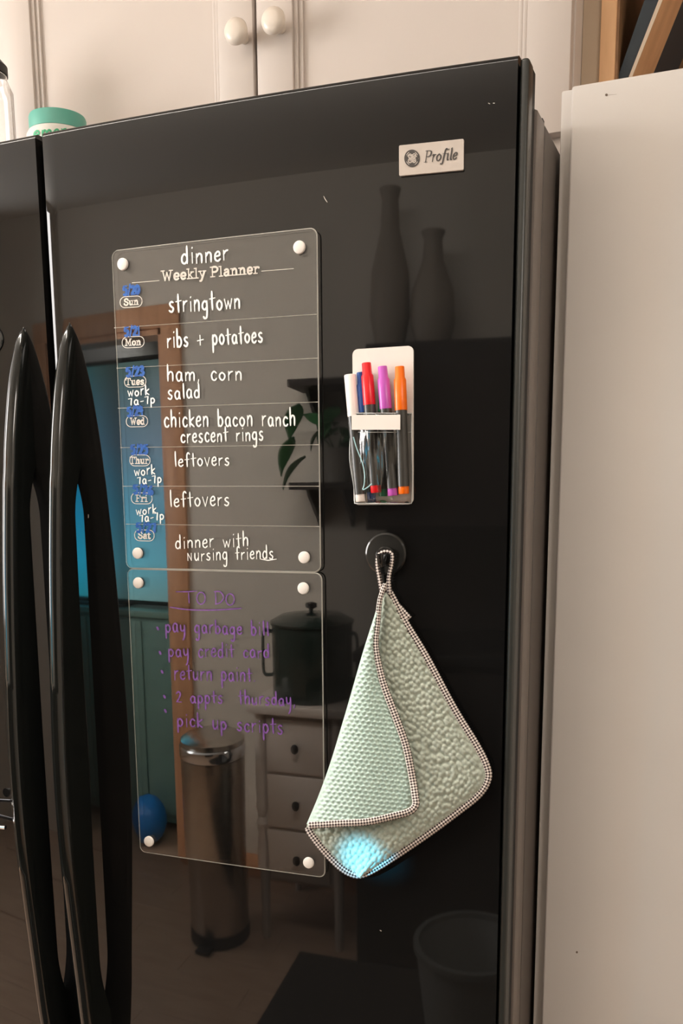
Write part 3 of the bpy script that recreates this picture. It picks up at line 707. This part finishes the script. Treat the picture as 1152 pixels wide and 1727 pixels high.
inn = crom([Vector(p) for p in [(650, 985), (641, 1012), (637, 1050), (634, 1092), (646, 1150), (667, 1207), (684, 1255), (694, 1302), (700, 1340), (701, 1358), (690, 1369), (665, 1376), (620, 1386), (570, 1389), (520, 1392)]], 6)
binding('binding', dense(inn), lambda t: 8 + 4.5 * min(1, t * 3), lambda t: .0175 + .006 * min(1, t / .6) + (.0125 * math.sin(math.pi * (t - .6) / .4) if t > .6 else 0), cl)
binding('hanging_loop', dense(crom([Vector(p) for p in [(645, 1000), (640, 975), (636, 950), (639, 935), (650, 930), (661, 934), (661, 950), (656, 975), (657, 1002)]], 6), 2), lambda t: 9 - 3 * math.sin(math.pi * t), lambda t: .010 + .0035 * math.sin(math.pi * t), cl)
tb = binding('binding_end', dense([Vector((664, 1015)), Vector((690, 1044))]), lambda t: 12, lambda t: .008, cl)

# ================================================================== UPPER CABINET
uc = thing('upper_cabinet', 'cream painted wall cabinet with two panelled doors above the refrigerator', 'cabinet')
YC = .35
def XY(px, y, py=100): return on_y(px, py, y).x
xl0, xg1, xg2, xr0 = XY(16, YC), XY(435, YC), XY(441.5, YC), XY(968, YC)
Z0, Z1 = 1.80, 2.40
box('carcass', (xl0 - .03, YC + .006, Z0 - .02), (xr0, .74, Z1), M_cab, uc, .001)
def cab_door(a, b_, parent):
    d = bmesh.new(); sw = .052; t = .018
    y0, y1 = YC - .014, YC + .006
    for lo, hi in (((a, y0, Z0), (a + sw, y1, Z1)), ((b_ - sw, y0, Z0), (b_, y1, Z1)), ((a + sw, y0, Z1 - sw), (b_ - sw, y1, Z1)), ((a + sw, y0, Z0), (b_ - sw, y1, Z0 + sw))): box_bm(lo, hi, .0012, 2, d)
    D = smooth(obj('door', d, M_cab, parent), 35)
    # stepped bead around the recessed panel
    ia, ib = a + sw, b_ - sw
    for k, (ins, yy) in enumerate(((0, y0 + .004), (.006, y0 + .007))):
        for lo, hi in (((ia + ins, yy, Z0 + sw), (ia + ins + .006, y1, Z1 - sw)), ((ib - ins - .006, yy, Z0 + sw), (ib - ins, y1, Z1 - sw))): box('bead', lo, hi, M_cab, D, .001)
    box('panel', (ia + .01, y0 + .011, Z0 + sw - .002), (ib - .01, y1, Z1 - sw + .002), M_cab, D)
    return D
c1 = cab_door(xl0, xg1, uc); c2 = cab_door(xg2, xr0 - .002, uc)
def knob(px, py, par):
    c = on_y(px, py, YC - .040)
    lathe('knob', [(.006, 0), (.007, .004), (.006, .010), (.009, .015), (.0145, .019), (.0165, .024), (.0150, .029), (.009, .032), (0, .0328)], M_knob, par, (c.x, YC - .014, c.z), '-Y', 32, ang=60)
knob(397, 52, c1); knob(460, 34, c2)
# ================================================================== PANTRY
pc_ = thing('pantry_cabinet', 'tall white painted side cabinet to the right of the refrigerator', 'cabinet')
PXL = on_y(959, 300, .15).x; PZT = on_y(1040, 131, .15).z
FXL = on_y(943, 300, .160).x
box('carcass', (FXL, .160, .0), (.62, .735, PZT), M_cab2, pc_, .0015)
pd = box('door', (PXL, .150, .06), (.60, .1595, PZT - .0005), M_cab2, pc_, .003, 3)
b = bmesh.new(); tt = lambda x, y, o: on_y(x, y, .1498 - o)
ribbon(b, ell(1023, 160, 1.2, 1.2), 2.2, tt, .0001); ribbon(b, [(1026, 160), (1040, 159)], .5, tt, .0001); ribbon(b, ell(973, 1606, .9, 1.1), 1.8, tt, .0001)
tag(obj('nail_mark', b, mat('nail_hole_dark', (.20, .15, .11), .6), pd), kind='stuff')
# ================================================================== OPEN SHELF UNIT ON THE PANTRY
su = thing('open_shelf_unit', 'open wooden cubby standing on the pantry top at upper right', 'shelf')
ys = .40; a0, a1 = XY(1011, ys), XY(1037, ys)
box('side_panel', (a0, ys, PZT + .001), (a1, .735, 2.40), M_woodl, su, .001)
box('side_panel', (.57, ys, PZT + .001), (.59, .735, 2.40), M_woodl, su, .001)
box('back_panel', (a1, .722, PZT + .001), (.57, .735, 2.40), M_woodd, su)
box('top_panel', (a1, ys, 2.38), (.57, .722, 2.40), M_woodl, su)
box('base_panel', (a1, ys, PZT + .001), (.57, .722, PZT + .013), M_woodd, su)
box('inner_shade', (a1, ys + .004, PZT + .013), (a1 + .003, .722, 2.38), M_woodd, su)  # dark sheet standing for shade on the side panel's inner face
def lean(name, px4, y, depth, mt, label, cat, edge=None):
    pts = [on_y(x, yy, y) for x, yy in px4]
    # continue the slanted sides down to the cubby floor and up
    (tl, tr, br, bl) = pts; zf = PZT + .0135
    def ext(a, b_, z): return a + (b_ - a) * ((z - a.z) / (b_.z - a.z))
    bl2, br2 = ext(tl, bl, zf), ext(tr, br, zf); tl2, tr2 = ext(bl, tl, tl.z + .12), ext(br, tr, tl.z + .12)
    return prism(name, [tl2, tr2, br2, bl2], (0, depth, 0), mt, None), (tl2, tr2, br2, bl2)
o, _ = lean('cutting_board', ((1087, 0), (1111, 0), (1063.5, 122), (1044, 125)), .42, .26, M_navy, None, None)
tag(o, 'navy blue board leaning in the open wooden cubby', 'cutting board')
box('filler_strip', (xr0 + .0005, ys + .004, PZT + .001), (a0 - .0005, ys + .02, 2.40), mat('tan_filler', (.50, .385, .275), .6), su)  # panel added over the unlit gap so the strip reads beige
t = thing('serving_tray', 'light wooden tray with a cream front edge leaning right behind the pantry top', 'tray')
o, q = lean('tray_panel', ((1111.5, 0), (1118, 0), (1070, 121), (1064, 122)), .418, .10, M_woodl, None, None); o.parent = t
tl, tr, br, bl = q
prism('edge_band', [tl, tr, br, bl], (0, -.0016, 0), M_cream, t)
# ================================================================== THINGS ON THE FRIDGE TOP
ft = ZT - .0318
bt = thing('supplement_bottle', 'white bottle with a wide teal lid standing on the refrigerator', 'bottle')
yb = .27; cxb = XY(97, yb, 200); rb = (XY(141, yb, 200) - XY(55, yb, 200)) / 2 * .90
zl0 = on_y(98, 202, yb - rb).z; zl1 = on_y(98, 175, yb - rb).z
lathe('body', [(0, ft), (rb * 1.06, ft), (rb * 1.10, ft + .004), (rb * 1.10, zl0 - .006), (rb * 1.02, zl0 - .001), (rb * .9, zl0), (0, zl0)], mat('white_bottle', (.78, .76, .70), .35), bt, (cxb, yb, 0), n=64)
lathe('lid', [(rb * .9, zl0 - .001), (rb, zl0), (rb, zl1 - .003), (rb * .97, zl1), (0, zl1)], M_teallid, bt, (cxb, yb, 0), n=64)
def on_cyl(px, py, off):
    r = sight(px, py); R2 = rb * 1.10 + .0006 + off; ox, oy = EYE.x - cxb, EYE.y - yb
    A = r.x ** 2 + r.y ** 2; B = 2 * (ox * r.x + oy * r.y); C_ = ox * ox + oy * oy - R2 * R2; D = max(0, B * B - 4 * A * C_)
    return EYE + r * ((-B - math.sqrt(D)) / 2 / A)
write('lettering', 'emer', 57, 234, 113, 230, 13, 3.4, M_greent, bt, on_cyl, 0, font=G, sp=1.5)
gb = thing('glass_bottle', 'clear glass bottle with a black stopper at the left edge on top of the refrigerator', 'bottle')
yg = .26; cxg = XY(-22, yg, 170); rg = XY(13, yg, 170) - cxg; zz = lambda py: on_y(5, py, yg).z
lathe('glass', [(0, ft), (rg, ft), (rg, zz(150)), (rg * .9, zz(138)), (rg * .8, zz(128)), (rg * .8, zz(122)), (rg * .74, zz(122)), (rg * .74, zz(130)), (rg * .93, zz(150)), (rg * .93, ft + .004), (0, ft + .004)], M_glass, gb, (cxg, yg, 0), n=48)
lathe('stopper', [(rg * .78, zz(121)), (rg * .84, zz(120)), (rg * .84, zz(105)), (rg * .6, zz(92)), (rg * .3, zz(86)), (0, zz(85))], M_black, gb, (cxg, yg, 0), n=48)

# ================================================================== ROOM OPPOSITE (seen mirrored in the doors)
# stainless bin
bn = thing('trash_can', 'slim stainless steel pedal bin mirrored in the lower board', 'trash can', loc=(0, 0, 0))
bx, by, bh = -1.355, -1.62, .665
def ovl(rx, ry, z, n=40): return [(bx + rx * math.cos(2 * math.pi * i / n), by + ry * math.sin(2 * math.pi * i / n), z) for i in range(n)]
def loft(name, rings, mt, parent, cap=True, ang=40):
    b = bmesh.new(); R = [[b.verts.new(p) for p in r] for r in rings]; n = len(R[0])
    for A, B in zip(R, R[1:]):
        for k in range(n): b.faces.new((A[k], A[(k + 1) % n], B[(k + 1) % n], B[k]))
    if cap: b.faces.new(R[0][::-1]); b.faces.new(R[-1])
    bmesh.ops.recalc_face_normals(b, faces=b.faces[:]); return smooth(obj(name, b, mt, parent), ang)
loft('body', [ovl(0.1140, .120, .04), ovl(0.1178, .125, .05), ovl(0.1254, .135, bh - .07), ovl(0.1254, .135, bh - .065)], M_steel, bn)
loft('base_ring', [ovl(0.1201, .128, .006), ovl(0.1201, .128, .045)], M_black, bn)
loft('rim', [ovl(0.1277, .138, bh - .062), ovl(0.1292, .140, bh - .058), ovl(0.1292, .140, bh - .03), ovl(0.1254, .135, bh - .025)], M_chrome, bn)
loft('lid', [ovl(0.1262, .136, bh - .024), ovl(0.1246, .134, bh - .010), ovl(0.1064, .112, bh), ovl(0.0608, .06, bh + .004)], M_steel, bn)
box('pedal', (bx - .03, by + .11, .01), (bx + .03, by + .17, .02), M_black, bn, .003)
# dresser
dr = thing('dresser', 'cream painted kitchen dresser with drawers and turned legs mirrored in the lower board', 'dresser')
dx0, dx1, dy0, dy1, dz = -1.19, -.835, -2.08, -1.64, .77
box('top', (dx0 - .02, dy0, dz - .03), (dx1 + .02, dy1 + .02, dz), M_cab, dr, .006)
box('body', (dx0 + .045, dy0, .20), (dx1 - .045, dy1 - .02, dz - .031), M_cab, dr, .002)
for k, (za, zb_) in enumerate(((.56, .725), (.385, .55), (.215, .375))):
    for xa, xb in ((dx0 + .055, dx1 - .055),):
        d = box('drawer', (xa, dy1 - .022, za), (xb, dy1 - .006, zb_), M_cab, dr, .004)
        lathe('knob', [(.006, 0), (.006, .012), (.014, .018), (.015, .024), (.008, .028), (0, .029)], M_black, d, ((xa + xb) / 2, dy1 - .006, (za + zb_) / 2), 'X', 20, rot=Matrix.Rotation(math.radians(-90), 4, 'X'))
for x_, y_ in ((dx0 + .025, dy1 - .02), (dx1 - .025, dy1 - .02), (dx0 + .025, dy0 + .03), (dx1 - .025, dy0 + .03)):
    lathe('leg', [(0, .0), (.014, .0), (.018, .04), (.016, .10), (.022, .30), (.016, .36), (.024, .39), (.015, .41), (.024, .44), (.020, .47), (.022, .50), (.022, dz - .03), (0, dz - .03)], M_cab, dr, (x_, y_, 0), n=24)
# stock pot on the dresser, lid propped and a whisk
sp_ = thing('stock_pot', 'large dark stock pot with steel loop handle on the mirrored dresser', 'pot')
px_, py_ = -.998, -1.80
lathe('body', [(0, 0), (.148, 0), (.155, .01), (.155, .222), (.160, .226), (.150, .226), (.150, .02), (0, .02)], M_pot, sp_, (px_, py_, dz + .001), n=48)
lathe('lid', [(.160, .228), (.162, .234), (.120, .252), (.03, .262), (.03, .262), (0, .262)], M_pot, sp_, (px_, py_, dz + .001), n=48)
tube('handle', crom([(px_ - .150, py_ + .03, dz + .20), (px_ - .185, py_ + .04, dz + .20), (px_ - .19, py_ + .04, dz + .13), (px_ - .186, py_ + .04, dz + .07), (px_ - .152, py_ + .03, dz + .065)], 6), .006, M_pot, sp_)
tube('handle', crom([(px_ + .150, py_ + .03, dz + .20), (px_ + .185, py_ + .04, dz + .20), (px_ + .19, py_ + .04, dz + .13), (px_ + .186, py_ + .04, dz + .07), (px_ + .152, py_ + .03, dz + .065)], 6), .006, M_pot, sp_)
lathe('knob', [(.008, .258), (.008, .27), (.022, .276), (.022, .288), (0, .292)], M_black, sp_, (px_, py_, dz + .001), n=24)
# shelves and trailing plant on the opposite wall
def shelf(z, lab):
    t = thing('wall_shelf', lab, 'shelf', 'black wall shelves opposite the refrigerator')
    box('board', (-1.12, WY + .001, z), (-.83, WY + .20, z + .022), M_darkw, t, .002)
    for x_ in (-1.06, -.92):
        prism('bracket', [(x_, WY + .001, z - .12), (x_, WY + .001, z), (x_, WY + .16, z), (x_, WY + .14, z - .02), (x_, WY + .03, z - .09)], (.014, 0, 0), M_black, t)
shelf(1.71, 'black wooden wall shelf, upper one, mirrored beside the dinner list'); shelf(1.40, 'black wooden wall shelf, lower one, mirrored beside the dinner list')
pt_ = thing('potted_plant', 'green trailing plant on the lower mirrored wall shelf', 'plant')
lathe('pot', [(0, 0), (.05, 0), (.065, .10), (.068, .105), (.06, .105), (.05, .02), (0, .02)], M_terr, pt_, (-.95, WY + .10, 1.4225), n=32)
rp = random.Random(3)
def leaf_mesh():
    b = bmesh.new(); n = 8; L, C_, R = [], [], []
    for i in range(n + 1):
        t = i / n; wv = .032 * math.sin(math.pi * t ** .75) ; y = t * .11
        L.append(b.verts.new((-wv, y, .012 * math.sin(t * 3) + .006))); C_.append(b.verts.new((0, y, .012 * math.sin(t * 3)))); R.append(b.verts.new((wv, y, .012 * math.sin(t * 3) + .006)))
    for i in range(n): 
        for A, B in ((L, C_), (C_, R)):
            try: b.faces.new((A[i], A[i + 1], B[i + 1], B[i]))
            except Exception: pass
    bmesh.ops.remove_doubles(b, verts=b.verts[:], dist=1e-5)
    me = bpy.data.meshes.new('leaf'); b.to_mesh(me); b.free(); me.materials.append(M_leaf)
    for p_ in me.polygons: p_.use_smooth = True
    return me
lm = leaf_mesh()
for k in range(14):
    a = rp.uniform(0, 6.28); o = bpy.data.objects.new('leaf', lm); col.objects.link(o); o.parent = pt_
    rr = rp.uniform(.02, .06); zz_ = 1.53 + rp.uniform(0, .09)
    o.location = (-.95 + rr * math.cos(a), WY + .12 + .6 * rr * abs(math.sin(a)), zz_)
    o.rotation_euler = (rp.uniform(-1.0, .5), rp.uniform(-.5, .5), a - 1.57); s_ = rp.uniform(.7, .95); o.scale = (s_, s_, s_)
for k, (x_, y_, z_, rx, rz) in enumerate(((-1.08, WY + .16, 1.66, -.9, 2.3), (-1.10, WY + .17, 1.56, -1.0, 2.0), (-1.06, WY + .15, 1.50, -.8, 1.6))):
    o = bpy.data.objects.new('leaf', lm); col.objects.link(o); o.parent = pt_; o.location = (x_, y_, z_); o.rotation_euler = (rx, 0, rz); o.scale = (1.3, 1.3, 1.3)
st_b = bmesh.new()
for a in range(6): tube('', crom([(-.95, WY + .10, 1.44), (-.95 + .02 * math.cos(a), WY + .11 + .02 * math.sin(a), 1.52), (-.95 + .07 * math.cos(a), WY + .13 + .03 * math.sin(a), 1.58)], 4), .002, None, None, 6, bm=st_b)
obj('stem', st_b, M_leaf, pt_)
# tall dark hutch
rg_ = box('rug', (-1.0, -1.595, .0065), (.95, -.45, .016), mat('dark_rug_pile', (.035, .03, .027), .95, noise=(40, (.025, .022, .02), 3)), None, .004)  # added dark sheet that blackens the lower reflection
tag(rg_, 'dark kitchen rug added before the refrigerator to darken the reflection low in the door', 'rug')
bk_ = thing('laundry_basket', 'pale grey round basket on the rug, mirrored at the lower right of the door', 'basket')
lathe('body', [(0, .017), (.13, .017), (.145, .03), (.175, .24), (.165, .24), (.135, .04), (0, .04)], mat('pale_grey_basket', (.30, .31, .30), .6), bk_, (-.33, -1.32, 0), n=40)
lathe('rim', [(.170, .236), (.182, .238), (.182, .256), (.166, .256), (.166, .238)], mat('grey_rim', (.20, .21, .20), .5), bk_, (-.33, -1.32, 0), n=40)
ht = thing('hutch', 'tall dark brown hutch added opposite the refrigerator to darken the reflection behind the marker pouch', 'hutch')  # invented dark bulk for the black area mirrored at right
hx0, hx1 = -.775, .85
box('body', (hx0, WY + .001, .0), (hx1, WY + .50, .92), M_darkw, ht, .004)
box('counter', (hx0 - .004, WY + .001, .921), (hx1 + .02, WY + .53, .95), M_black, ht, .004)
box('upper_body', (hx0, WY + .001, 1.28), (hx1, WY + .34, 1.80), M_darkw, ht, .004)
box('back_panel', (hx0 + .01, WY + .001, .951), (hx1 - .01, WY + .02, 1.279), M_darkw, ht)
for k in range(3):
    xa = hx0 + .01 + k * .538
    d = box('door', (xa, WY + .50, .08), (xa + .530, WY + .515, .90), M_darkw, ht, .004)
    lathe('knob', [(.006, 0), (.006, .012), (.013, .018), (.008, .026), (0, .027)], M_chrome, d, (xa + .05, WY + .515, .70), rot=Matrix.Rotation(math.radians(-90), 4, 'X'), n=16)
    d = box('door', (xa, WY + .34, 1.29), (xa + .530, WY + .355, 1.79), M_darkw, ht, .004)
    lathe('knob', [(.006, 0), (.006, .012), (.013, .018), (.008, .026), (0, .027)], M_chrome, d, (xa + .05, WY + .355, 1.36), rot=Matrix.Rotation(math.radians(-90), 4, 'X'), n=16)
# dark tall vases beside the hutch top
for k, (x_, h_, r_) in enumerate(((-.50, .0, 0),)): pass
vs = lathe('vase', [(0, 0), (.05, 0), (.075, .10), (.07, .22), (.035, .34), (.03, .42), (.04, .45), (.03, .45), (.02, .40), (0, .40)], mat('dark_bronze_glaze', (.34, .29, .24), .6), None, (0, 0, 0), n=32)
vs.location = (-.72, WY + .17, 1.8015); tag(vs, 'tall dark vase on the mirrored hutch, the taller of two', 'vase')
v2 = vs.copy(); col.objects.link(v2); v2.location = (-.56, WY + .17, 1.8015); v2.scale = (1.1, 1.1, .72); tag(v2, 'shorter dark vase on the mirrored hutch', 'vase')
# room beyond the doorway
sb = thing('sideboard', 'teal green sideboard beyond the doorway, mirrored at the left of the lower board', 'sideboard')
box('body', (-2.95, -2.75, .05), (-1.75, -2.37, .905), M_tealc, sb, .006)
box('top', (-2.97, -2.76, .906), (-1.73, -2.35, .933), M_tealc, sb, .005)
for k in range(3):
    d = box('door', (-2.93 + k * .395, -2.369, .09), (-2.93 + k * .395 + .385, -2.355, .89), M_tealc, sb, .003)
for x_ in (-2.9, -1.8):
    for y_ in (-2.70, -2.42): lathe('foot', [(0, 0), (.02, 0), (.028, .05), (0, .05)], M_black, sb, (x_, y_, 0), n=16)
bb = lathe('ball', [(.10 * math.sin(math.pi * i / 20), .10 - .10 * math.cos(math.pi * i / 20)) for i in range(21)], mat('bright_blue_rubber', (.01, .20, .62), .4), None, (0, 0, 0), n=40, ang=180)
bb.location = (-2.07, -2.225, .007); tag(bb, 'bright blue ball on the floor beyond the doorway, mirrored low at left', 'ball')
bgp = thing('blue_glow_panel', 'added panel glowing blue beyond the doorway, mirrored between the handles and the boards', 'blue_glow_panel')  # made-up glowing panel that supplies the blue reflection
M_glow = bpy.data.materials.new('blue_glow'); M_glow.use_nodes = True; nt = M_glow.node_tree; p = nt.nodes['Principled BSDF']; p.inputs['Base Color'].default_value = (.01, .01, .01, 1); p.inputs['Roughness'].default_value = .3
tc = nt.nodes.new('ShaderNodeTexCoord'); sx = nt.nodes.new('ShaderNodeSeparateXYZ'); rz = nt.nodes.new('ShaderNodeValToRGB'); nt.links.new(tc.outputs['Generated'], sx.inputs[0]); nt.links.new(sx.outputs['Z'], rz.inputs[0])
e = rz.color_ramp.elements; e[0].position = 0; e[0].color = (.30, .62, .62, 1); e[1].position = 1; e[1].color = (.14, .25, .23, 1)
for ps, c in ((.17, (.22, .80, 1.0, 1)), (.38, (.15, .60, .85, 1)), (.67, (.20, .38, .52, 1))): q = e.new(ps); q.color = c
rx_ = nt.nodes.new('ShaderNodeValToRGB'); e = rx_.color_ramp.elements; e[0].position = .32; e[0].color = (.12, .80, 1, 1); e[1].position = 1; e[1].color = (.30, .28, .28, 1)
for ps, c in ((.52, (.5, .62, .65, 1)), (.64, (.36, .36, .36, 1))): q = e.new(ps); q.color = c
mx = nt.nodes.new('ShaderNodeMix'); mx.data_type = 'RGBA'; mx.blend_type = 'MULTIPLY'; mx.inputs[0].default_value = 1
nt.links.new(sx.outputs['X'], rx_.inputs[0]); nt.links.new(rz.outputs[0], mx.inputs[6]); nt.links.new(rx_.outputs[0], mx.inputs[7])
nt.links.new(mx.outputs[2], p.inputs['Emission Color']); p.inputs['Emission Strength'].default_value = 8.0
BGX0, BGX1, BGZ0, BGZ1 = -2.93, -1.98, .934, 1.93
box('glow_sheet', (BGX0 + .02, -2.449, BGZ0 + .03), (BGX1 - .02, -2.445, BGZ1 - .02), M_glow, bgp)
box('frame', (BGX0, -2.48, BGZ0 + .012), (BGX1, -2.45, BGZ1), M_black, bgp, .004)
box('stand', (-2.7, -2.55, BGZ0 + .0005), (-2.3, -2.39, BGZ0 + .0115), M_black, bgp, .002)

for o in list(col.objects):
    if o.type == 'EMPTY' and o.parent is None and o.children:
        lo = Vector((1e9,) * 3); hi = -lo
        def acc(c):
            global lo, hi
            if c.type == 'MESH':
                for v in c.bound_box:
                    v = Vector(v) + c.location
                    lo = Vector(map(min, lo, v)); hi = Vector(map(max, hi, v))
            for k in c.children: acc(k)
        for c in o.children: acc(c)
        rebase(o, ((lo.x + hi.x) / 2, (lo.y + hi.y) / 2, lo.z))
